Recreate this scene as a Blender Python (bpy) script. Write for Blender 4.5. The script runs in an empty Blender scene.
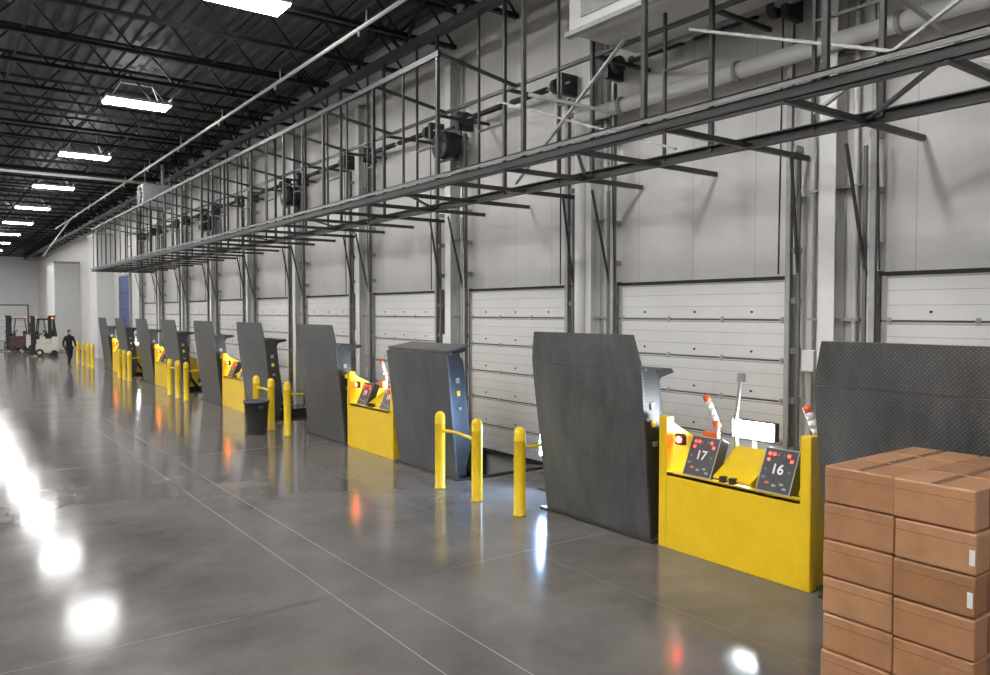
import bpy, bmesh, math, random
from mathutils import Vector, Matrix
random.seed(7)
scn = bpy.context.scene
COL = scn.collection
TH = math.radians(36.3)
P = 3.96
WX = 8.42          # dock wall plane
# ------------------------------------------------------------------ materials
def mat(name, col, rough=0.5, metal=0.0, noise=0.0, nscale=4.0, bump=0.0, bscale=40.0,
        emit=None, estr=0.0, coat=0.0, stretch=None, spec=0.5, rnoise=0.0, detail=8):
    m = bpy.data.materials.new(name); m.use_nodes = True
    nt = m.node_tree; b = nt.nodes['Principled BSDF']
    b.inputs['Base Color'].default_value = (*col, 1)
    b.inputs['Roughness'].default_value = rough
    b.inputs['Metallic'].default_value = metal
    b.inputs['Specular IOR Level'].default_value = spec
    if coat:
        b.inputs['Coat Weight'].default_value = coat
        b.inputs['Coat Roughness'].default_value = 0.15
    tc = nt.nodes.new('ShaderNodeTexCoord')
    src = tc.outputs['Object']
    if stretch:
        mp = nt.nodes.new('ShaderNodeMapping'); mp.inputs['Scale'].default_value = stretch
        nt.links.new(src, mp.inputs['Vector']); src = mp.outputs['Vector']
    if noise > 0 or rnoise > 0:
        n = nt.nodes.new('ShaderNodeTexNoise'); n.inputs['Scale'].default_value = nscale
        n.inputs['Detail'].default_value = detail; n.inputs['Roughness'].default_value = 0.65
        nt.links.new(src, n.inputs['Vector'])
        if noise > 0:
            cr = nt.nodes.new('ShaderNodeValToRGB')
            cr.color_ramp.elements[0].position = 0.3; cr.color_ramp.elements[1].position = 0.7
            cr.color_ramp.elements[0].color = (*[c*(1-noise) for c in col], 1)
            cr.color_ramp.elements[1].color = (*[min(1, c*(1+noise)) for c in col], 1)
            nt.links.new(n.outputs['Fac'], cr.inputs['Fac'])
            nt.links.new(cr.outputs['Color'], b.inputs['Base Color'])
        if rnoise > 0:
            mr = nt.nodes.new('ShaderNodeMapRange')
            mr.inputs['From Min'].default_value = 0.3; mr.inputs['From Max'].default_value = 0.7
            mr.inputs['To Min'].default_value = max(0.02, rough-rnoise); mr.inputs['To Max'].default_value = rough+rnoise
            nt.links.new(n.outputs['Fac'], mr.inputs['Value']); nt.links.new(mr.outputs['Result'], b.inputs['Roughness'])
    if bump > 0:
        n2 = nt.nodes.new('ShaderNodeTexNoise'); n2.inputs['Scale'].default_value = bscale
        nt.links.new(tc.outputs['Object'], n2.inputs['Vector'])
        bp = nt.nodes.new('ShaderNodeBump'); bp.inputs['Strength'].default_value = bump
        bp.inputs['Distance'].default_value = 0.01
        nt.links.new(n2.outputs['Fac'], bp.inputs['Height']); nt.links.new(bp.outputs['Normal'], b.inputs['Normal'])
    if emit:
        b.inputs['Emission Color'].default_value = (*emit, 1)
        b.inputs['Emission Strength'].default_value = estr
    return m

M_wall = mat('painted_panel', (0.60, 0.585, 0.565), 0.45, noise=0.07, nscale=1.2)
def add_seams(m, axis, period, width):
    nt = m.node_tree; b = nt.nodes['Principled BSDF']
    lnk = b.inputs['Base Color'].links[0]; srcc = lnk.from_socket
    tc = nt.nodes.new('ShaderNodeTexCoord'); sp = nt.nodes.new('ShaderNodeSeparateXYZ')
    nt.links.new(tc.outputs['Object'], sp.inputs[0])
    d = nt.nodes.new('ShaderNodeMath'); d.operation = 'DIVIDE'; d.inputs[1].default_value = period
    nt.links.new(sp.outputs[axis], d.inputs[0])
    f = nt.nodes.new('ShaderNodeMath'); f.operation = 'FRACT'; nt.links.new(d.outputs[0], f.inputs[0])
    l = nt.nodes.new('ShaderNodeMath'); l.operation = 'LESS_THAN'; l.inputs[1].default_value = width/period
    nt.links.new(f.outputs[0], l.inputs[0])
    mx = nt.nodes.new('ShaderNodeMix'); mx.data_type = 'RGBA'
    nt.links.new(l.outputs[0], mx.inputs[0]); nt.links.new(srcc, mx.inputs[6])
    mx.inputs[7].default_value = (0.40, 0.39, 0.38, 1)
    nt.links.new(mx.outputs[2], b.inputs['Base Color'])
add_seams(M_wall, 'Y', 0.99, 0.010)
M_wall2 = mat('painted_wall', (0.60, 0.60, 0.60), 0.5, noise=0.05)
M_floor = mat('polished_concrete', (0.128, 0.117, 0.108), 0.125, noise=0.30, nscale=0.8, bump=0.008, bscale=5, rnoise=0.035, spec=0.22, detail=5)
M_pit = mat('pit_concrete', (0.05, 0.05, 0.05), 0.8, noise=0.2)
M_joint = mat('joint_filler', (0.25, 0.23, 0.21), 0.4, noise=0.2)
M_jointd = mat('joint_dark', (0.07, 0.065, 0.06), 0.4, noise=0.2)
M_deck = mat('ceiling_deck_paint', (0.085, 0.087, 0.095), 0.6, noise=0.2)
M_black = mat('black_steel', (0.010, 0.010, 0.011), 0.5, noise=0.15)
M_frame = mat('dark_grey_steel', (0.040, 0.039, 0.038), 0.45, 0.2, noise=0.2)
M_frame2 = mat('mid_grey_steel', (0.16, 0.157, 0.153), 0.45, 0.2, noise=0.2)
M_galv = mat('galvanised_steel', (0.36, 0.36, 0.355), 0.42, 0.15, noise=0.15, nscale=8)
M_white = mat('white_enamel', (0.66, 0.655, 0.64), 0.4, noise=0.03)
M_door = mat('door_panel_white', (0.66, 0.65, 0.635), 0.35, noise=0.04, nscale=2)
M_rib = mat('door_groove', (0.10, 0.098, 0.095), 0.5, noise=0.05)
M_rib2 = mat('door_fine_groove', (0.36, 0.355, 0.345), 0.5, noise=0.05)
M_seal = mat('rubber_seal', (0.02, 0.02, 0.02), 0.7, noise=0.1)
M_yel = mat('safety_yellow', (0.88, 0.585, 0.012), 0.35, noise=0.06, nscale=3, coat=0.2)
M_lever = mat('tread_plate_steel', (0.100, 0.099, 0.098), 0.46, 0.2, noise=0.45, nscale=2.2, stretch=(1, 1, 0.35), rnoise=0.1)
nt = M_lever.node_tree; b = nt.nodes['Principled BSDF']
tc = nt.nodes.new('ShaderNodeTexCoord')
mp = nt.nodes.new('ShaderNodeMapping'); mp.inputs['Rotation'].default_value = (math.radians(45), 0, 0); mp.inputs['Scale'].default_value = (0.01, 1, 1)
nt.links.new(tc.outputs['Object'], mp.inputs['Vector'])
vo = nt.nodes.new('ShaderNodeTexVoronoi'); vo.inputs['Scale'].default_value = 38; vo.inputs['Randomness'].default_value = 0.12
nt.links.new(mp.outputs['Vector'], vo.inputs['Vector'])
mr = nt.nodes.new('ShaderNodeMapRange'); mr.inputs['From Min'].default_value = 0.20; mr.inputs['From Max'].default_value = 0.38
mr.inputs['To Min'].default_value = 1.0; mr.inputs['To Max'].default_value = 0.0
nt.links.new(vo.outputs['Distance'], mr.inputs['Value'])
bp = nt.nodes.new('ShaderNodeBump'); bp.inputs['Strength'].default_value = 0.4; bp.inputs['Distance'].default_value = 0.004
nt.links.new(mr.outputs['Result'], bp.inputs['Height']); nt.links.new(bp.outputs['Normal'], b.inputs['Normal'])
src0 = b.inputs['Base Color'].links[0].from_socket
mx = nt.nodes.new('ShaderNodeMix'); mx.data_type = 'RGBA'; mx.blend_type = 'MULTIPLY'; mx.inputs[0].default_value = 1.0
cr = nt.nodes.new('ShaderNodeValToRGB'); cr.color_ramp.elements[0].color = (.82, .82, .82, 1); cr.color_ramp.elements[1].color = (1.5, 1.5, 1.5, 1)
nt.links.new(mr.outputs['Result'], cr.inputs['Fac']); nt.links.new(src0, mx.inputs[6]); nt.links.new(cr.outputs['Color'], mx.inputs[7])
nt.links.new(mx.outputs[2], b.inputs['Base Color'])
M_ledge = mat('worn_steel_edge', (0.15, 0.15, 0.15), 0.4, 0.4, noise=0.2)
M_label = mat('label_white', (0.75, 0.75, 0.72), 0.5, noise=0.02)
M_sticker = mat('faded_sticker', (0.30, 0.29, 0.26), 0.5, noise=0.2, nscale=30)
M_orange = mat('orange_red_paint', (0.70, 0.13, 0.05), 0.4, noise=0.05)
M_panelb = mat('control_face', (0.022, 0.023, 0.028), 0.35, noise=0.1)
M_redled = mat('red_led', (0.5, 0.01, 0.01), 0.3, emit=(1, 0.03, 0.015), estr=5)
M_redlamp = mat('red_signal_lens', (0.5, 0.01, 0.01), 0.3, emit=(1, 0.03, 0.015), estr=38)
M_amber = mat('amber_lens', (0.5, 0.2, 0.01), 0.3, emit=(1, 0.22, 0.03), estr=1.5)
M_cool = mat('led_floodlight_lens', (1, 1, 1), 0.3, emit=(0.80, 0.91, 1.0), estr=85)
M_cool2 = mat('led_docklight_lens', (1, 1, 1), 0.3, emit=(0.35, 0.58, 1.0), estr=110)
M_light = mat('luminaire_lens', (1, 1, 1), 0.3, emit=(1.0, 0.99, 0.975), estr=40)
M_uplight = mat('added_uplight_strip', (1, 1, 1), 0.3, emit=(1.0, 0.98, 0.95), estr=7)
M_card = [mat('cardboard_a', (0.42, 0.205, 0.094), 0.40, noise=0.16, nscale=5, bump=0.6, bscale=11, coat=0.6),
          mat('cardboard_b', (0.47, 0.240, 0.115), 0.40, noise=0.16, nscale=5, bump=0.6, bscale=11, coat=0.6),
          mat('cardboard_c', (0.36, 0.170, 0.074), 0.40, noise=0.16, nscale=5, bump=0.6, bscale=11, coat=0.6)]
M_tape = mat('packing_tape', (0.24, 0.115, 0.05), 0.2, noise=0.08, coat=0.5)
M_wood = mat('pallet_wood', (0.35, 0.23, 0.12), 0.75, noise=0.25, nscale=6, stretch=(1, 6, 1))
M_bin = mat('grey_bin_plastic', (0.06, 0.063, 0.07), 0.45, noise=0.08)
M_blue = mat('blue_door_paint', (0.02, 0.05, 0.20), 0.4, noise=0.08)
M_tyre = mat('tyre_rubber', (0.02, 0.02, 0.02), 0.8, noise=0.1)
M_fl1 = mat('forklift_cream', (0.62, 0.58, 0.50), 0.4, noise=0.04)
M_fl2 = mat('forklift_maroon', (0.07, 0.03, 0.03), 0.4, noise=0.05)
M_skin = mat('skin', (0.48, 0.27, 0.19), 0.5, noise=0.05)
M_cloth = mat('dark_jacket_cloth', (0.012, 0.013, 0.017), 0.9, noise=0.2)
M_jean = mat('dark_trousers_cloth', (0.014, 0.016, 0.024), 0.9, noise=0.2)
M_hair = mat('dark_hair', (0.02, 0.014, 0.01), 0.7, noise=0.2)
M_eye = mat('eye_white', (0.7, 0.7, 0.7), 0.3, noise=0.01)
M_shoe = mat('shoe_leather', (0.03, 0.025, 0.02), 0.5, noise=0.1)

# ------------------------------------------------------------------ mesh builder
class MB:
    def __init__(s, *mats): s.bm = bmesh.new(); s.mats = list(mats)
    def mi(s, m):
        if m is None: return 0
        if m not in s.mats: s.mats.append(m)
        return s.mats.index(m)
    def _faces(s, vs, idx, smooth=False):
        fs = set()
        for v in vs:
            for f in v.link_faces: fs.add(f)
        for f in fs: f.material_index = idx; f.smooth = smooth
        return fs
    def box(s, c, size, m=None, rot=None, bev=0.0):
        Mx = Matrix.Translation(Vector(c)) @ ((rot.to_4x4() if rot is not None else Matrix.Identity(4))) @ Matrix.Diagonal((*size, 1))
        r = bmesh.ops.create_cube(s.bm, size=1.0, matrix=Mx); vs = r['verts']
        fs = s._faces(vs, s.mi(m))
        if bev > 0:
            es = set(e for f in fs for e in f.edges)
            rr = bmesh.ops.bevel(s.bm, geom=list(es), offset=bev, segments=2, affect='EDGES', profile=0.5)
            for f in rr['faces']: f.material_index = s.mi(m)
    def b2(s, lo, hi, m=None, bev=0.0):
        s.box([(a+b)/2 for a, b in zip(lo, hi)], [abs(b-a) for a, b in zip(lo, hi)], m, None, bev)
    def frame(s, p1, p2):
        z = (Vector(p2)-Vector(p1)); L = z.length; z.normalize()
        up = Vector((0, 0, 1)) if abs(z.z) < 0.95 else Vector((0, 1, 0))
        x = up.cross(z).normalized(); y = z.cross(x)
        return Matrix((x, y, z)).transposed(), L
    def beam(s, p1, p2, w, h, m=None):
        R, L = s.frame(p1, p2)
        s.box((Vector(p1)+Vector(p2))/2, (w, h, L), m, R)
    def cyl(s, p1, p2, r, m=None, seg=12, r2=None):
        R, L = s.frame(p1, p2)
        Mx = Matrix.Translation((Vector(p1)+Vector(p2))/2) @ R.to_4x4()
        q = bmesh.ops.create_cone(s.bm, cap_ends=True, segments=seg, radius1=r, radius2=r if r2 is None else r2, depth=L, matrix=Mx)
        for f in s._faces(q['verts'], s.mi(m), False):
            f.smooth = len(f.verts) == 4 and seg > 6
    def sph(s, c, sc, m=None, u=14, v=10):
        Mx = Matrix.Translation(Vector(c)) @ Matrix.Diagonal((*sc, 1))
        q = bmesh.ops.create_uvsphere(s.bm, u_segments=u, v_segments=v, radius=1, matrix=Mx)
        s._faces(q['verts'], s.mi(m), True)
    def prism(s, pts, off, m=None):
        off = Vector(off)
        a = [s.bm.verts.new(Vector(p)) for p in pts]; c = [s.bm.verts.new(Vector(p)+off) for p in pts]
        n = len(a); idx = s.mi(m); fs = [s.bm.faces.new(a), s.bm.faces.new(c[::-1])]
        for i in range(n): fs.append(s.bm.faces.new([a[i], c[i], c[(i+1) % n], a[(i+1) % n]]))
        for f in fs: f.material_index = idx
    def lathe(s, prof, c, m=None, seg=20):
        rings = []
        for r, z in prof:
            rings.append([s.bm.verts.new((c[0]+r*math.cos(2*math.pi*i/seg), c[1]+r*math.sin(2*math.pi*i/seg), c[2]+z)) for i in range(seg)])
        idx = s.mi(m)
        for a, b_ in zip(rings, rings[1:]):
            for i in range(seg):
                f = s.bm.faces.new([a[i], a[(i+1) % seg], b_[(i+1) % seg], b_[i]]); f.material_index = idx; f.smooth = True
        f = s.bm.faces.new(rings[-1]); f.material_index = idx
        f = s.bm.faces.new(rings[0][::-1]); f.material_index = idx
    def quad(s, pts, m=None):
        f = s.bm.faces.new([s.bm.verts.new(Vector(p)) for p in pts]); f.material_index = s.mi(m)
    def mesh(s, name, fix=True):
        if fix: bmesh.ops.recalc_face_normals(s.bm, faces=s.bm.faces[:])
        me = bpy.data.meshes.new(name); s.bm.to_mesh(me); s.bm.free()
        for m in s.mats: me.materials.append(m)
        return me
def obj(name, me, loc=(0, 0, 0), rot=(0, 0, 0), parent=None):
    o = bpy.data.objects.new(name, me); COL.objects.link(o); o.location = loc; o.rotation_euler = rot
    if parent: o.parent = parent
    return o
def empty(name, loc=(0, 0, 0), rot=(0, 0, 0)):
    o = bpy.data.objects.new(name, None); COL.objects.link(o); o.location = loc; o.rotation_euler = rot
    o.empty_display_size = 0.2; return o

S0, S1 = -12.0, 85.0
XL = -16.0
ZC = 8.6
docks = [2.86 + P*i for i in range(-1, 10)]
# ------------------------------------------------------------------ floor
f = MB(M_floor)
EDGE = 6.62
f.quad([(XL, S0, 0), (EDGE, S0, 0), (EDGE, S1, 0), (XL, S1, 0)])
prev = S0
for s in docks:
    a, c = s-1.0, s+1.0
    f.quad([(EDGE, prev, 0), (8.6, prev, 0), (8.6, a, 0), (EDGE, a, 0)])
    f.quad([(EDGE, a, -0.5), (8.6, a, -0.5), (8.6, c, -0.5), (EDGE, c, -0.5)], M_pit)
    f.quad([(EDGE, a, -0.5), (EDGE, c, -0.5), (EDGE, c, 0), (EDGE, a, 0)], M_pit)
    f.quad([(EDGE, a, 0), (8.6, a, 0), (8.6, a, -0.5), (EDGE, a, -0.5)], M_pit)
    f.quad([(EDGE, c, -0.5), (8.6, c, -0.5), (8.6, c, 0), (EDGE, c, 0)], M_pit)
    prev = c
f.quad([(EDGE, prev, 0), (8.6, prev, 0), (8.6, S1, 0), (EDGE, S1, 0)])
for x, w, m in ((2.93, .010, M_joint), (3.43, .010, M_joint), (-3.0, .012, M_joint), (5.2, .006, M_jointd)):
    f.quad([(x, S0, .002), (x+w, S0, .002), (x+w, S1, .002), (x, S1, .002)], m)
for k in range(-3, 9):
    s = 14.4 + 7.92*k
    f.quad([(XL, s, .0025), (6.4, s, .0025), (6.4, s+.014, .0025), (XL, s+.014, .0025)], M_joint if k == 0 else M_jointd)
obj('floor', f.mesh('floor', False))
# ------------------------------------------------------------------ walls
w = MB(M_wall); w.b2((WX+.04, S0, -0.5), (WX+.34, S1, ZC+.2)); obj('wall_right', w.mesh('wall_right'))
w = MB(M_wall2); w.b2((XL-.3, S0, 0), (XL, S1, ZC+.2)); obj('wall_left', w.mesh('wall_left'))
w = MB(M_wall2); w.b2((XL, S1, 0), (WX+.34, S1+.3, ZC+.2)); obj('wall_far', w.mesh('wall_far'))
w = MB(M_wall2); w.b2((XL, S0-.3, 0), (WX+.34, S0, ZC+.2)); obj('wall_back', w.mesh('wall_back'))
w = MB(M_wall2); w.b2((6.9, 60, 0), (8.45, 64, 6.0), M_wall2); w.b2((7.6, 48, 0), (8.45, 50.5, 7.0), M_wall2)
w.b2((6.88, 61, 0), (6.9, 62, 2.2), M_white)
w.b2((6.86, 59.95, 5.9), (8.45, 64.05, 6.05), M_galv); w.b2((7.56, 47.95, 6.9), (8.45, 50.55, 7.05), M_galv)
obj('wall_partition', w.mesh('wall_partition'))
# ------------------------------------------------------------------ ceiling deck (corrugated)
c = MB(M_deck); bm = c.bm
xs = []; x = XL
while x < WX+.34:
    xs += [(x, ZC), (x+.12, ZC), (x+.15, ZC+.07), (x+.27, ZC+.07)]; x += .30
pa = [bm.verts.new((a, S0, z)) for a, z in xs]; pb = [bm.verts.new((a, S1, z)) for a, z in xs]
for i in range(len(xs)-1): bm.faces.new([pa[i], pb[i], pb[i+1], pa[i+1]])
obj('ceiling', c.mesh('ceiling', False))
# ------------------------------------------------------------------ joists & girders
j = MB(M_black)
def truss_x(s, x0, x1, zb, zt, pitch=.62):
    j.beam((x0, s, zb), (x1, s, zb), .10, .075); j.beam((x0, s, zt), (x1, s, zt), .10, .07)
    n = int((x1-x0)/pitch); p = (x1-x0)/n
    for i in range(n):
        a, b_ = x0+i*p, x0+(i+1)*p
        if i % 2: j.beam((a, s, zb), (b_, s, zt), .036, .036)
        else: j.beam((a, s, zt), (b_, s, zb), .036, .036)
def truss_y(x, s0, s1, zb, zt, pitch=1.0):
    j.beam((x, s0, zb), (x, s1, zb), .16, .14); j.beam((x, s0, zt), (x, s1, zt), .16, .10)
    n = int((s1-s0)/pitch); p = (s1-s0)/n
    for i in range(n):
        a, b_ = s0+i*p, s0+(i+1)*p
        if i % 2: j.beam((x, a, zb), (x, b_, zt), .06, .05)
        else: j.beam((x, a, zt), (x, b_, zb), .06, .05)
s = 0.9 - P*2
while s < S1-.5:
    truss_x(s, XL, WX, 7.78, 8.48); s += 1.98
truss_y(7.35, S0, S1, 7.55, 8.45)
truss_y(-1.0, S0, S1, 7.45, 8.45)
for x in (1.5, 4.9): j.beam((x, S0, 7.83), (x, S1, 7.83), .04, .04)
obj('ceiling_joists', j.mesh('ceiling_joists'))
# pipes under the ceiling
p = MB(M_white)
p.cyl((6.1, S0+.1, 7.5), (6.1, 52, 7.5), .034); p.cyl((-10, 31, 7.4), (6.9, 31, 7.4), .05); p.cyl((6.1, 46, 7.5), (6.1, 58, 6.3), .04)
p.cyl((6.1, 31, 7.4), (6.1, 31, 7.5), .04)
for k in range(-2, 13): p.cyl((6.1, k*4, 7.5), (6.1, k*4, 7.74), .012); 
for k in range(-2, 13): p.cyl((6.1, k*4+.3, 7.5), (6.1, k*4+.3, 7.38), .02)
obj('sprinkler_pipe', p.mesh('sprinkler_pipe'))
p = MB(M_white)
p.cyl((8.18, -3, 5.6), (8.18, 8.9, 5.6), .10, seg=20); p.cyl((8.18, 8.9, 5.6), (8.18, 8.9, 0.0), .085, seg=20); p.sph((8.18, 8.9, 5.6), (.11, .11, .11))
for s in (0, 2, 4, 6, 8): p.cyl((8.18, s, 5.6), (8.18, s+.05, 5.6), .125, M_galv, 20)
obj('roof_drain_pipe', p.mesh('roof_drain_pipe'))
# ------------------------------------------------------------------ ceiling lights
l = MB(M_white)
L, W_ = 1.5, .66
l.b2((-L/2, -W_/2, .03), (L/2, W_/2, .10), M_white, .01)
l.b2((-L/2+.03, -W_/2+.03, 0.0), (L/2-.03, W_/2-.03, .03), M_light)
l.b2((-.5, -.2, .10), (.5, .2, .11), M_uplight)  # glowing strip added on the housing so the ceiling deck receives light
for sx in (-.6, .6):
    l.beam((sx, -.24, .1), (sx*.6, 0, .5), .012, .012, M_galv); l.beam((sx, .24, .1), (sx*.6, 0, .5), .012, .012, M_galv)
    l.beam((sx*.6, 0, .5), (sx*.6, 0, .88), .014, .014, M_galv)
l.beam((-.36, 0, .5), (.36, 0, .5), .014, .014, M_galv)
lme = l.mesh('ceiling_light')
for x in (4.25, 0.2, -3.9, -7.9, -11.8):  # second and fourth rows are added, unseen, so each lens can be dimmer
    for k in range(-2, 10):
        s = 12.85 + 7.92*k
        if s < S1-1: obj('ceiling_light', lme, (x, s, 7.72))
# ------------------------------------------------------------------ dock doors
d = MB(M_door)
DW, NS, SH = 1.40, 6, .5
for i in range(NS):
    z0 = i*SH
    d.b2((-.045, -DW, z0+.012), (0, DW, z0+SH-.012), M_door, .006)
    d.b2((-.030, -DW, z0+SH-.014), (-.02, DW, z0+SH+.014), M_rib)
    d.b2((-.048, -DW, z0+SH-.036), (-.044, DW, z0+SH-.018), M_rib2)
    for q in (.17, .33): d.b2((-.0475, -DW+.01, z0+q), (-.044, DW-.01, z0+q+.006), M_rib2)
    if i: 
        for y in (-1.33, -.45, .45, 1.33):
            d.b2((-.053, y-.022, z0-.04), (-.045, y+.022, z0+.04), M_galv); d.cyl((-.056, y-.03, z0), (-.056, y+.03, z0), .008, M_galv, 8)
        for y in (-.9, 0, .9): d.cyl((-.060, y, z0+.10), (-.045, y, z0+.10), .014, M_seal, 8)
    for y in (-DW+.01, DW-.01): d.b2((-.052, y-.03, z0+.01), (-.044, y+.03, z0+SH-.01), M_galv)
d.b2((-.055, -DW, -.0), (-.0, DW, .05), M_seal)
d.b2((-.06, -DW-.05, 3.0), (.02, DW+.05, 3.035), M_seal)
for sg in (-1, 1):
    y = sg*(DW+.07)
    d.b2((-.03, y-.03, 0), (.03, y+.03, 3.05), M_frame2)
    d.b2((-.16, y-.015, .05), (-.08, y+.015, 6.0), M_frame2)
    d.b2((-.17, y-.03, .05), (-.155, y+.03, 6.0), M_galv)
    for z in [.3+.6*q for q in range(10)]: d.b2((-.12, y-.01, z), (.03, y+.07*sg, z+.07), M_galv)
    d.beam((-.10, y+.10*sg, 3.0), (-.40, y+.18*sg, 4.42), .028, .028, M_frame)
    d.beam((-.10, y+.11*sg, 0.6), (-.12, y+.11*sg, 4.42), .03, .04, M_frame2)
    d.beam((-.2, y-.10*sg, 3.05), (-.25, y-.04*sg, 6.1), .015, .015, M_black)
    d.b2((-.30, y-.04, 6.05), (.03, y+.04, 6.38), M_frame)
    d.cyl((-.22, y-.12*sg, 6.22), (-.22, y-.22*sg, 6.22), .12, M_frame, 18)
d.cyl((-.22, -DW-.2, 6.22), (-.22, DW+.2, 6.22), .018, M_galv, 10)
d.cyl((-.22, .1, 6.22), (-.22, 1.05, 6.22), .05, M_black, 14); d.cyl((-.22, -.1, 6.22), (-.22, -1.05, 6.22), .05, M_black, 14)
dme = d.mesh('dock_door')
for s in docks: obj('dock_door', dme, (WX, s, 0))
# columns between docks
c = MB(M_white)
c.b2((-.20, -.10, 0), (-.185, .10, 7.5), M_white); c.b2((-.0, -.10, 0), (.015, .10, 7.5), M_white); c.b2((-.19, -.008, 0), (0, .008, 7.5), M_white)
c.b2((-.24, -.15, 0), (.03, .15, .02), M_galv)
for y in (-.24, ): c.cyl((-.02, y, .3), (-.02, y, 7.4), .03, M_white)
c.cyl((-.02, .26, .9), (-.02, .26, 7.4), .016, M_galv)
c.b2((-.10, -.33, 1.3), (.03, -.2, 1.6), M_galv, .01); c.b2((-.10, .20, 1.9), (.03, .36, 2.15), M_white, .01)
for z in (1.0, 2.5, 4.0, 5.5): c.b2((-.05, -.3, z), (.03, .32, z+.03), M_galv)
cme = c.mesh('steel_column')
for s in [docks[0]-P/2+P*i for i in range(12)]: obj('steel_column', cme, (WX, s, 0))
# ------------------------------------------------------------------ hung steel frame along the dock
g = MB(M_frame)
ZF = 4.45; FX, RX = 5.9, 7.32; A, B_ = -3.0, 38.6
def chan(x, z, h, t, fl, sg):
    g.b2((x, A, z-h/2), (x+t, B_, z+h/2), M_frame); g.b2((x, A, z+h/2-t), (x+fl*sg, B_, z+h/2), M_frame); g.b2((x, A, z-h/2), (x+fl*sg, B_, z-h/2+t), M_frame)
chan(FX, ZF, .10, .012, .07, 1)
g.b2((FX-.05, A, ZF+.09), (FX+.01, B_, ZF+.105), M_galv)
g.b2((FX-.05, A, ZF+.05), (FX-.038, B_, ZF+.105), M_frame2)
chan(RX, ZF, .12, .012, .07, -1)
g.b2((FX+.32, A, ZF+.02), (FX+.36, B_, ZF+.05), M_frame)
g.b2((RX, A, 6.05), (RX+.05, B_, 6.10), M_frame)
g.b2((FX, 9.4, 6.24), (FX+.05, B_, 6.32), M_black)
s = A+.3; i = 0
while s < B_:
    g.beam((FX, s, ZF-.03), (8.44, s, ZF-.03), .05, .06, M_frame)
    if i % 3 == 1: g.beam((FX+.05, s, ZF), (RX, s+1.32, ZF), .04, .03, M_frame)
    s += 1.32; i += 1
s = -2.42; i = 0
while s < B_:
    top = 6.3 if s > 9 else 7.74
    g.beam((FX+.03, s, ZF), (FX+.03, s, top), .05, .05, M_frame)
    if s > 9:
        g.beam((FX+.03, s, 6.3), (RX, s, 6.08), .045, .045, M_frame)
        g.beam((FX+.03, s+.99, ZF), (FX+.03, s+.99, 6.3), .03, .03, M_frame)
    g.beam((RX, s+.25, ZF), (RX, s+.25, 7.5), .05, .05, M_frame)
    g.beam((RX, s+.95, ZF), (RX, s+.95, 7.5), .035, .035, M_frame)
    g.beam((RX, s+.25, 6.08), (8.44, s+.25, 6.08), .05, .05, M_frame)
    for z in (5.0, 5.55): g.beam((RX, s+.25, z), (RX, s+.95, z), .03, .03, M_frame)
    s += 1.98; i += 1
obj('hung_steel_frame', g.mesh('hung_steel_frame'))
# light galvanised sway braces
g = MB(M_galv)
for s in (4.2, 8.0):
    g.beam((RX-.08, s-1.8, ZF+.1), (RX-.08, s+1.8, 5.9), .045, .03)
g.beam((RX-.1, 9.3, ZF+.1), (RX-.1, 7.0, 6.1), .045, .03)
g.beam((RX-.1, 1.5, 6.1), (RX-.1, 4.4, 4.6), .045, .03)
g.beam((FX+.05, 7.4, 5.25), (RX, 7.4, 5.25), .04, .04); g.beam((FX+.05, 3.5, 5.6), (8.4, 3.5, 5.25), .04, .04)
obj('sway_brace', g.mesh('sway_brace'))
# air handling unit hung high up
u = MB(M_white)
u.b2((6.86, 1.5, 6.25), (8.15, 7.7, 7.3), M_white, .02)
for k in range(4): u.b2((6.84, 1.7+k*1.5, 6.4), (6.87, 2.95+k*1.5, 7.15), M_galv); 
for k in range(4): u.cyl((6.80, 2.32+k*1.5, 6.78), (6.86, 2.32+k*1.5, 6.78), .33, M_black, 24)
for k in range(4):
    for q in range(3): u.beam((6.79, 2.0+k*1.5, 6.6+.18*q), (6.79, 2.64+k*1.5, 6.6+.18*q), .01, .01, M_galv)
u.b2((6.8, 1.5, 6.2), (6.9, 7.72, 6.26), M_galv); u.b2((8.1, 1.5, 6.2), (8.2, 7.72, 6.26), M_galv)
for s in (2, 4.6, 7.4):
    for x in (6.95, 8.05): u.cyl((x, s, 7.3), (x, s, 8.5), .012, M_galv, 8)
obj('air_handling_unit', u.mesh('air_handling_unit'))
def heater(name, s, x=7.0, z=6.3):
    u = MB(M_galv)
    u.b2((-.5, -.4, 0), (.5, .4, .8), M_galv, .02); u.cyl((-.56, 0, .4), (-.5, 0, .4), .3, M_black, 20)
    for q in range(5): u.b2((-.53, -.36, .1+.14*q), (-.49, .36, .12+.14*q), M_white)
    u.cyl((.3, .2, .8), (.3, .2, 2.0), .06, M_galv)
    for a in (-.4, .4): u.cyl((a, -.3, .8), (a, -.3, 1.6), .01, M_galv, 6)
    obj(name, u.mesh(name), (x, s, z))
heater('unit_heater', 29.5, 6.6, 6.3)
# dark wall fans above doors
u = MB(M_black)
u.cyl((-.1, 0, 0), (.25, 0, 0), .26, M_black, 24); u.cyl((-.13, 0, 0), (-.1, 0, 0), .08, M_galv, 12)
for a in range(6):
    t = a*math.pi/3; u.beam((-.12, 0, 0), (-.12, .26*math.cos(t), .26*math.sin(t)), .015, .015, M_frame)
u.beam((.2, 0, .2), (.55, 0, .2), .06, .06, M_frame); u.b2((.0, -.3, -.30), (.06, .3, -.26), M_frame); u.b2((.0, -.3, .26), (.06, .3, .30), M_frame)
fme = u.mesh('circulation_fan')
for s in (12.4, 20.3, 28.2): obj('circulation_fan', fme, (7.9, s, 5.75))

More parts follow.
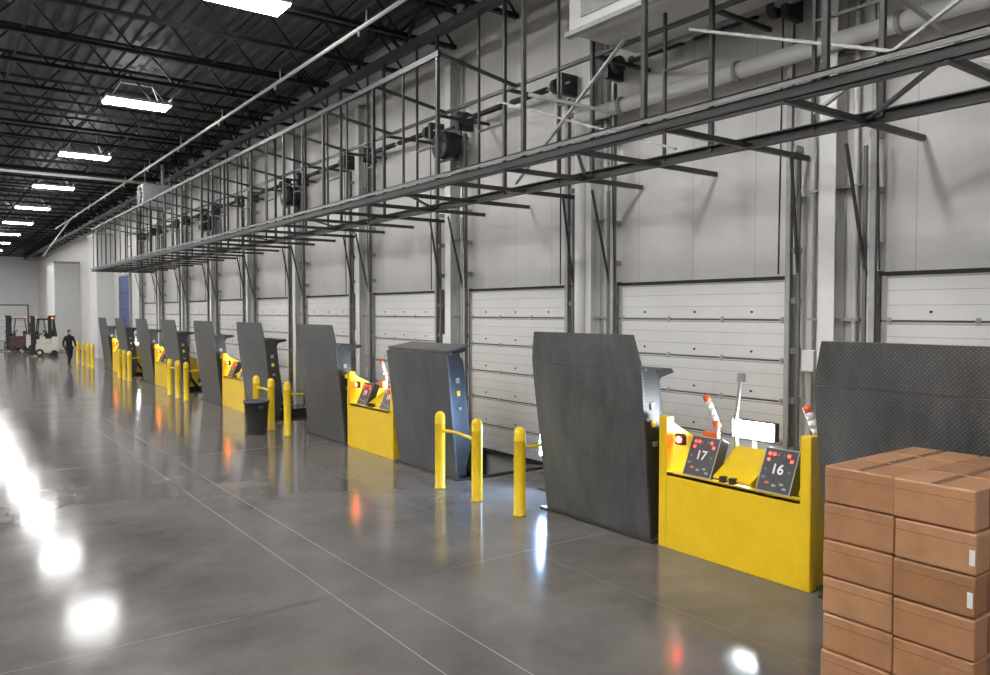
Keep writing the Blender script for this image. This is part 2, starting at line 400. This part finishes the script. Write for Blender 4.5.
# ------------------------------------------------------------------ levelers
LEAN = math.radians(-6.5)
def leveler(folded):
    m = MB(M_lever)
    H = 1.96
    m.prism([(0, -.90, .02), (0, .90, .02), (0, .905, .35), (0, .95, 1.72), (0, .95, H), (0, -.95, H), (0, -.95, 1.72), (0, -.905, .35)], (.03, 0, 0), M_lever)
    for sg in (-1, 1):
        m.prism([(.03, sg*.90, .08), (.16, sg*.90, .08), (.30, sg*.93, .5), (.30, sg*.94, H-.15), (.22, sg*.945, H), (.03, sg*.95, H)], (0, -sg*.02, 0), M_frame)
        m.b2((.03, sg*.80-.03, .1), (.22, sg*.80+.03, H-.05), M_frame)
    for y in (-.5, -.17, .17, .5): m.b2((.03, y-.03, .1), (.2, y+.03, H-.05), M_frame)
    m.b2((.03, -.93, H-.12), (.26, .93, H-.02), M_frame); m.b2((.03, -.88, .04), (.2, .88, .16), M_frame)
    m.cyl((.075, -.95, H+.005), (.075, .95, H+.005), .028, M_ledge, 12)
    m.b2((.12, -.953, 1.50), (.19, -.94, 1.58), M_sticker); m.b2((.12, -.950, 1.30), (.18, -.935, 1.38), M_yel)
    m.b2((.12, -.950, 1.08), (.18, -.93, 1.13), M_sticker)
    if folded:
        m.prism([(.03, -.95, H+.03), (.03, .95, H+.03), (.48, .86, H+.06), (.48, -.86, H+.06)], (0, 0, .028), M_ledge)
        for y in (-.85, -.4, 0, .4, .85): m.prism([(.05, y, H+.03), (.46, y, H+.05), (.40, y, H-.01), (.05, y, H-.06)], (0, .03, 0), M_frame)
    else:
        m.prism([(0, -.95, H+.004), (0, .95, H+.004), (-.0, .935, H+.10), (-.003, .86, H+.40), (-.003, -.86, H+.40), (0, -.935, H+.10)], (.028, 0, 0), M_lever)
        for y in (-.91, -.5, 0, .5, .88):
            m.prism([(.05, y, H-.02), (.55, y, H-.06), (.58, y, H-.11), (.36, y, H-.13), (.30, y, H-.22), (.05, y, H-.25)], (0, .035, 0), M_seal)
        m.b2((.40, -.90, H-.10), (.56, .90, H-.06), M_frame)
    R = Matrix.Rotation(LEAN, 4, 'Y')
    bmesh.ops.transform(m.bm, matrix=R, verts=m.bm.verts[:])
    m.b2((-.06, -.98, 0.0), (.12, .98, .03), M_frame)
    for y in (-.94, .94): m.b2((.05, y-.03, -.05), (1.75, y+.03, .02), M_frame)
    m.cyl((1.0, 0, -.4), (.35, 0, .55), .045, M_black); m.cyl((.35, 0, .55), (.05, 0, .98), .025, M_galv)
    m.b2((.9, -.08, -.5), (1.1, .08, -.36), M_frame)
    return m.mesh('dock_leveler')
lv, lf = leveler(False), leveler(True)
for i, s in enumerate(docks): obj('dock_leveler', lf if i == 3 else lv, (6.53, s, 0))

# ------------------------------------------------------------------ control stations
def station(sc, k):
    e = empty('dock_control_station', (6.51, sc, 0))
    m = MB(M_yel)
    HW = .86
    m.b2((0, -HW, 0), (.035, HW, .84), M_yel, .006)
    m.b2((0, -HW, .80), (.12, HW, .84), M_yel, .006)
    for sg in (-1, 1):
        m.b2((-.005, sg*HW-.055, 0), (.12, sg*HW+.055, 1.45), M_yel, .01)
        m.prism([(.1, sg*HW, 0), (.1, sg*HW, 1.40), (.45, sg*HW, 1.22), (1.0, sg*HW, .95), (1.0, sg*HW, 0)], (0, .02, 0), M_yel)
    m.b2((1.0, -HW, 0), (1.03, HW, .8), M_yel)
    m.b2((.10, -HW+.05, .60), (1.0, HW-.05, .62), M_seal)
    m.prism([(.10, -.20, .86), (.10, .26, .86), (.55, .30, 1.13), (.55, -.24, 1.13)], (.0, 0, .02), M_yel)
    m.prism([(.10, -.20, .86), (.55, -.24, 1.13), (.55, -.24, .7), (.10, -.20, .7)], (0, .015, 0), M_yel)
    m.prism([(.10, .26, .86), (.55, .30, 1.13), (.55, .30, .7), (.10, .26, .7)], (0, .015, 0), M_yel)
    for y in (-.0, .12): m.b2((.05, y-.03, .80), (.12, y+.03, .90), M_seal, .005)
    # floodlight on post, set back behind the front plate
    m.cyl((.93, .34, .6), (.93, .34, 1.15), .025, M_galv)
    m.b2((.90, .06, 1.17), (.98, .62, 1.38), M_frame, .01)
    m.b2((.885, .08, 1.18), (.90, .60, 1.37), M_cool)
    for yc in (.45, -.47):
        tt = math.radians(24)
        up = Vector((math.sin(tt), 0, math.cos(tt))); xr = Vector((0, -1, 0)); nn = xr.cross(up)
        Rm = Matrix((xr, up, nn)).transposed(); c0 = Vector((.16, yc, 1.04))
        def PB(lx, ly, lz, sx, sy, sz, mm, bv=0): m.box(c0 + Rm @ Vector((lx, ly, lz)), (sx, sy, sz), mm, Rm, bv)
        PB(0, 0, -.06, .38, .46, .14, M_panelb, .008)
        PB(0, 0, .012, .37, .45, .006, M_galv); PB(0, 0, .016, .35, .43, .006, M_panelb)
        for (lx, ly) in ((-.12, .16), (-.07, .16), (.09, .16), (.13, .11), (-.12, .10)): PB(lx, ly, .022, .026, .026, .010, M_redled)
        for (lx, ly) in ((-.02, .16), (.04, .16), (-.13, .0), (.13, .0)): PB(lx, ly, .022, .022, .022, .010, M_frame2, .003)
        for (lx, ly, q) in ((-.08, -.13, M_orange), (.0, -.15, M_sticker), (.08, -.13, M_sticker), (.12, -.17, M_sticker), (-.13, -.08, M_frame2)): PB(lx, ly, .022, .04, .022, .006, q)
        m.beam(c0 + Rm @ Vector((0, -.2, -.1)), (c0.x+.1, yc, .62), .08, .08, M_frame)
    # red signal lens, tipped stanchions, folded lever arm
    m.b2((.10, .66, 1.14), (.16, .78, 1.26), M_seal, .01); m.cyl((.085, .72, 1.20), (.10, .72, 1.20), .036, M_redlamp, 16)
    m.b2((.6, .60, 1.10), (.66, .80, 1.24), M_orange)
    for y in (.80, -.46):
        a = Vector((.72, y-.12, 1.28)); b_ = Vector((.70, y+.04, 1.64)); dv = (b_-a)
        m.cyl((.72, y-.12, .6), a, .02, M_galv)
        for q, mm in enumerate((M_orange, M_white, M_white, M_white, M_orange)):
            m.cyl(a+dv*(q/5), a+dv*((q+1)/5), .040, mm, 14)
    m.beam((.75, .44, .62), (.75, .46, 1.45), .05, .03, M_galv); m.beam((.75, .46, 1.40), (.72, .38, 1.84), .035, .03, M_galv)
    m.b2((.70, .34, 1.82), (.76, .42, 1.92), M_galv, .01)
    me = m.mesh('station_body'); obj('station_body', me, parent=e)
    for yc, num in ((.45, 17+2*k), (-.47, 16+2*k)):
        cu = bpy.data.curves.new('number', 'FONT'); cu.body = str(num); cu.size = .14; cu.extrude = .001; cu.offset = .003
        cu.align_x = 'CENTER'; cu.align_y = 'CENTER'; cu.materials.append(M_label)
        o = bpy.data.objects.new('dock_number', cu); COL.objects.link(o); o.parent = e
        pos = Vector((.16, yc, 1.04)) + Rm @ Vector((-.0, .01, .024))
        o.matrix_local = Matrix.Translation(pos) @ Rm.to_4x4()
for k in range(0, 5): station(4.865 + 2*P*k, k)

# ------------------------------------------------------------------ bollards
def bollard_mesh():
    m = MB(M_yel)
    m.lathe([(.085, 0), (.085, .02), (.076, .03), (.076, .95), (.079, .955), (.079, .975), (.076, .98), (.076, 1.06), (.066, 1.10), (.04, 1.13), (.012, 1.14)], (0, 0, 0), M_yel, 24)
    return m.mesh('safety_bollard')
bme = bollard_mesh()
for k in range(4):
    base = 8.64 + 7.92*k
    for q in (-.95, 0, .95): obj('safety_bollard', bme, (6.04, base+q, 0))
for s in (39.6, 40.7, 42.2, 44.0, 46.5): obj('safety_bollard', bme, (6.04, s, 0))
def rail(name, pts, r=.022):
    cu = bpy.data.curves.new(name, 'CURVE'); cu.dimensions = '3D'; cu.bevel_depth = r; cu.bevel_resolution = 3
    sp = cu.splines.new('NURBS'); sp.points.add(len(pts)-1); sp.use_endpoint_u = True; sp.order_u = 3
    for a, q in zip(sp.points, pts): a.co = (*q, 1)
    cu.materials.append(M_yel); o = bpy.data.objects.new(name, cu); COL.objects.link(o)
for k in range(4):
    b0 = 8.64 + 7.92*k
    rail('guard_rail', [(6.04, b0+.87, .86), (6.05, b0+.6, .88), (6.12, b0+.45, .84), (6.16, b0+.2, .80), (6.04, b0+.07, .76)])
    rail('guard_rail', [(6.10, b0-.95, .86), (6.3, b0-.93, .86), (6.5, b0-.88, .85), (7.2, b0-.80, .84), (7.9, b0-.75, .84), (7.95, b0-.75, .6), (7.95, b0-.75, 0)])
# dock lamp standing behind the leveler
m = MB(M_galv); m.cyl((0, 0, 0), (0, 0, .50), .03); m.b2((-.06, -.12, .48), (.04, .12, 1.08), M_frame, .01); m.b2((-.07, -.10, .5), (-.06, .10, 1.06), M_cool2); m.b2((-.1, -.1, 0), (.1, .1, .02), M_frame)
kme = m.mesh('dock_floodlight')
obj('dock_floodlight', kme, (7.25, 8.57, 0))
# ------------------------------------------------------------------ waste bin
m = MB(M_bin)
m.lathe([(.20, 0), (.21, .02), (.255, .66), (.275, .66), (.28, .70), (.265, .72), (.245, .70), (.195, .05)], (0, 0, 0), M_bin, 28)
for sg in (-1, 1): m.b2((-.05, sg*.27-.03, .56), (.05, sg*.27+.03, .62), M_bin, .01)
obj('waste_bin', m.mesh('waste_bin'), (5.60, 16.23, 0))
# ------------------------------------------------------------------ pallet of cartons
m = MB(M_wood)
W2, D2 = .94, 1.2
for i in range(3): m.b2((i*(D2-.1)/2, 0, .0), (i*(D2-.1)/2+.1, W2, .02), M_wood); 
for i in range(3):
    for q in range(3): m.b2((i*(D2-.1)/2, q*(W2-.1)/2, .02), (i*(D2-.1)/2+.1, q*(W2-.1)/2+.1, .10), M_wood)
for i in range(7): m.b2((i*(D2-.1)/6, 0, .11), (i*(D2-.1)/6+.1, W2, .13), M_wood)
for q in range(3): m.b2((0, q*(W2-.1)/2, .10), (D2, q*(W2-.1)/2+.1, .112), M_wood)
RH = .245
for r in range(6):
    for i in range(3):
        for q in range(2):
            jx, jy = random.uniform(-.010, .010), random.uniform(-.008, .008)
            if i == 0 and q == 0: jx -= .015
            x0, y0, z0 = i*D2/3+jx, q*W2/2+jy, .13+r*RH
            mm = random.choice(M_card)
            m.b2((x0+.004, y0+.006, z0+.004), (x0+D2/3-.004, y0+W2/2-.006, z0+RH-.004), mm, .012)
            if i == 0:
                m.b2((x0+.0025, y0+.018, z0+RH*.72), (x0+.0045, y0+W2/2-.018, z0+RH*.72+.003), M_tape)
            if i == 0 and q == 0 and r in (1, 3, 4): m.b2((x0+.001, y0+.015, z0+.06), (x0+.003, y0+.045, z0+.15), M_label)
            if r == 5: m.b2((x0+.012, y0+W2/4-.025, z0+RH-.005), (x0+D2/3-.012, y0+W2/4+.025, z0+RH-.003), M_tape)
            if q == 0: m.b2((x0+D2/6-.03, y0+.0035, z0+.014), (x0+D2/6+.03, y0+.0055, z0+RH-.014), M_tape)
obj('pallet_of_cartons', m.mesh('pallet_of_cartons'), (4.72, 1.84, 0))

# ------------------------------------------------------------------ forklifts
def forklift(body, loc, rz):
    m = MB(body)
    m.b2((-.5, -.9, .18), (.5, .25, .75), body, .06); m.b2((-.48, -1.0, .3), (.48, -.55, 1.15), body, .08)
    m.b2((-.5, -.55, .75), (-.36, .2, 1.0), body, .03); m.b2((.36, -.55, .75), (.5, .2, 1.0), body, .03)
    m.b2((-.45, .1, .5), (.45, .3, 1.2), M_black, .03)
    m.b2((-.25, -.5, .75), (.25, -.1, .9), M_seal, .04); m.b2((-.25, -.58, .85), (.25, -.48, 1.35), M_seal, .04)
    m.cyl((0, .1, 1.2), (0, -.02, 1.32), .02, M_black); m.cyl((0, -.03, 1.30), (0, -.01, 1.34), .15, M_black, 20)
    for x in (-.45, .45):
        m.beam((x, .25, 1.1), (x*.92, .1, 2.15), .05, .05, M_black); m.beam((x, -.8, 1.1), (x*.92, -.65, 2.15), .05, .05, M_black)
        m.beam((x*.92, .15, 2.15), (x*.92, -.7, 2.15), .05, .05, M_black)
        m.cyl((x*1.15, 0.05, .22), (x*.85, 0.05, .22), .22, M_tyre, 20); m.cyl((x*1.15, -.7, .18), (x*.85, -.7, .18), .18, M_tyre, 20)
        m.cyl((x*1.17, .05, .22), (x*1.1, .05, .22), .1, body, 12)
        m.b2((x*.7-.04, .32, .08), (x*.7+.04, .46, 2.35), M_black); m.b2((x*.5-.03, .40, .1), (x*.5+.03, .50, 2.3), M_frame)
        m.prism([(x*.55-.05, .55, .05), (x*.55-.05, 1.5, .05), (x*.55-.05, 1.5, .07), (x*.55-.05, .6, .10), (x*.55-.05, .6, .65), (x*.55-.05, .55, .65)], (.10, 0, 0), M_frame)
    for q in range(7): m.beam((-.42, -.65+.13*q, 2.16), (.42, -.65+.13*q, 2.16), .03, .02, M_black)
    for z in (.25, .55, 1.3, 2.3): m.b2((-.36, .44, z), (.36, .54, z+.07), M_black)
    for z in (.8, 1.0, 1.2): m.beam((-.35, .54, z), (.35, .54, z), .03, .03, M_black)
    m.cyl((0, -.6, 2.18), (0, -.6, 2.28), .05, M_amber, 12)
    obj('forklift', m.mesh('forklift'), loc, (0, 0, rz))
forklift(M_fl1, (5.3, 52.5, 0), math.radians(80))
forklift(M_fl2, (4.6, 60, 0), math.radians(70))
forklift(M_fl1, (6.1, 58, 0), math.radians(-120))

# ------------------------------------------------------------------ far end things
m = MB(M_blue); m.b2((-.04, -1.3, 0), (0, 1.3, 4.5), M_blue, .01)
for z in (.9, 1.8, 2.7, 3.6): m.b2((-.05, -1.3, z), (-.04, 1.3, z+.02), M_seal)
for y in (-1.35, 1.35): m.b2((-.08, y-.05, 0), (.03, y+.05, 4.6), M_galv)
m.b2((-.08, -1.4, 4.5), (.03, 1.4, 4.62), M_galv)
obj('door_1', m.mesh('door_1'), (WX, 44.6, 0))
for n, xx in ((2, 1.0), (3, 6.2)):
    m = MB(M_door); m.b2((-1.3, -.04, 0), (1.3, 0, 3.2), M_door)
    for z in (.6, 1.2, 1.8, 2.4): m.b2((-1.3, -.05, z), (1.3, -.04, z+.02), M_rib)
    m.b2((-1.4, -.08, 0), (-1.3, -.001, 3.3), M_frame); m.b2((1.3, -.08, 0), (1.4, -.001, 3.3), M_frame); m.b2((-1.4, -.08, 3.2), (1.4, -.001, 3.3), M_frame)
    obj('door_%d' % n, m.mesh('door'), (xx, S1-.001, 0))

# ------------------------------------------------------------------ person
def skin(name, verts, edges, rad, m, parent, sub=2, root=0):
    me = bpy.data.meshes.new(name); me.from_pydata([Vector(v) for v in verts], edges, [])
    me.materials.append(m); o = bpy.data.objects.new(name, me); COL.objects.link(o); o.parent = parent
    o.modifiers.new('skin', 'SKIN').use_smooth_shade = True
    sm = o.modifiers.new('sub', 'SUBSURF'); sm.levels = sub; sm.render_levels = sub
    if not me.skin_vertices: me.skin_vertices.new()
    for i, r in enumerate(rad):
        sv = me.skin_vertices[0].data[i]; sv.radius = r if isinstance(r, tuple) else (r, r); sv.use_root = (i == root)
    return o
per = empty('worker_walking', (5.3, 41.2, 0), (0, 0, math.radians(200)))
V = [(0, 0, .94), (0, 0, 1.08), (0, .01, 1.22), (0, .01, 1.38), (0, .01, 1.47), (0, .02, 1.54),
     (.17, .01, 1.41), (.23, -.08, 1.15), (.22, -.02, .92),
     (-.17, .01, 1.41), (-.23, .09, 1.16), (-.21, .20, .95),
     (.09, .0, .88), (.10, .16, .50), (.10, .20, .10), (-.09, .0, .88), (-.10, -.06, .49), (-.10, -.28, .14)]
E = [(0, 1), (1, 2), (2, 3), (3, 4), (4, 5), (3, 6), (6, 7), (7, 8), (3, 9), (9, 10), (10, 11), (0, 12), (12, 13), (13, 14), (0, 15), (15, 16), (16, 17)]
Rr = [(.15, .11), (.14, .10), (.155, .11), (.15, .10), (.065, .065), (.055, .055), .065, .05, .036, .065, .05, .036, .095, .065, .045, .095, .065, .045]
body = skin('body', V, E, Rr, M_cloth, per)
skin('trousers', [(0, 0, .94), (.09, 0, .87), (.10, .16, .50), (.10, .20, .09), (-.09, 0, .87), (-.10, -.06, .49), (-.10, -.28, .13)],
     [(0, 1), (1, 2), (2, 3), (0, 4), (4, 5), (5, 6)], [(.165, .12), .103, .073, .055, .103, .073, .055], M_jean, per)
m = MB(M_skin)
m.sph((0, .03, 1.64), (.075, .095, .115), M_skin, 20, 14); m.sph((0, .015, 1.665), (.083, .10, .108), M_hair, 20, 14)
m.sph((0, .055, 1.615), (.066, .078, .085), M_skin, 16, 12)
m.cyl((0, .12, 1.655), (0, .148, 1.62), .010, M_skin, 8, .016)
for sg in (-1, 1):
    m.sph((sg*.03, .123, 1.645), (.012, .008, .008), M_eye); m.sph((sg*.03, .130, 1.645), (.005, .004, .005), M_hair); m.sph((sg*.083, .03, 1.635), (.012, .022, .032), M_skin)
m.sph((0, .128, 1.590), (.022, .008, .006), M_orange)
obj('head', m.mesh('head'), parent=per)
def hand(c, sg):
    cx, cy, cz = c
    skin('palm', [(cx, cy, cz+.02), (cx, cy+.005, cz-.04), (cx, cy+.01, cz-.08)], [(0, 1), (1, 2)], [(.024, .03), (.016, .042), (.014, .042)], M_skin, per, 1)
    for q, ln in enumerate((.058, .074, .078, .065)):
        y = cy-.03+.022*q
        skin('finger_%d' % (4-q), [(cx, y, cz-.075), (cx-sg*.006, y, cz-.08-ln*.45), (cx-sg*.018, y+.003, cz-.08-ln*.75), (cx-sg*.034, y+.004, cz-.08-ln)], [(0, 1), (1, 2), (2, 3)], [.010, .009, .008, .007], M_skin, per, 1)
    skin('thumb', [(cx, cy+.03, cz-.02), (cx-sg*.014, cy+.058, cz-.05), (cx-sg*.022, cy+.066, cz-.085)], [(0, 1), (1, 2)], [.013, .011, .009], M_skin, per, 1)
hand((.22, -.01, .87), 1); hand((-.21, .215, .90), -1)
skin('shoe_front', [(.10, .16, .045), (.10, .26, .045), (.10, .38, .04)], [(0, 1), (1, 2)], [.045, (.048, .04), (.042, .03)], M_shoe, per)
skin('shoe_back', [(-.10, -.32, .12), (-.10, -.25, .07), (-.10, -.16, .035)], [(0, 1), (1, 2)], [.045, (.048, .04), (.042, .03)], M_shoe, per)

# ------------------------------------------------------------------ world & camera
wd = bpy.data.worlds.new('World'); scn.world = wd; wd.use_nodes = True
wd.node_tree.nodes['Background'].inputs[0].default_value = (.5, .5, .5, 1); wd.node_tree.nodes['Background'].inputs[1].default_value = 0.02
cam = bpy.data.cameras.new('camera'); co = bpy.data.objects.new('camera', cam); COL.objects.link(co)
cam.sensor_width = 36; cam.lens = 28.0; cam.clip_end = 300
co.location = (0, 0, 2.6)
co.rotation_euler = (math.radians(90-1.9), 0, -TH)
scn.camera = co
scn.view_settings.view_transform = 'Standard'
scn.view_settings.exposure = 0.85
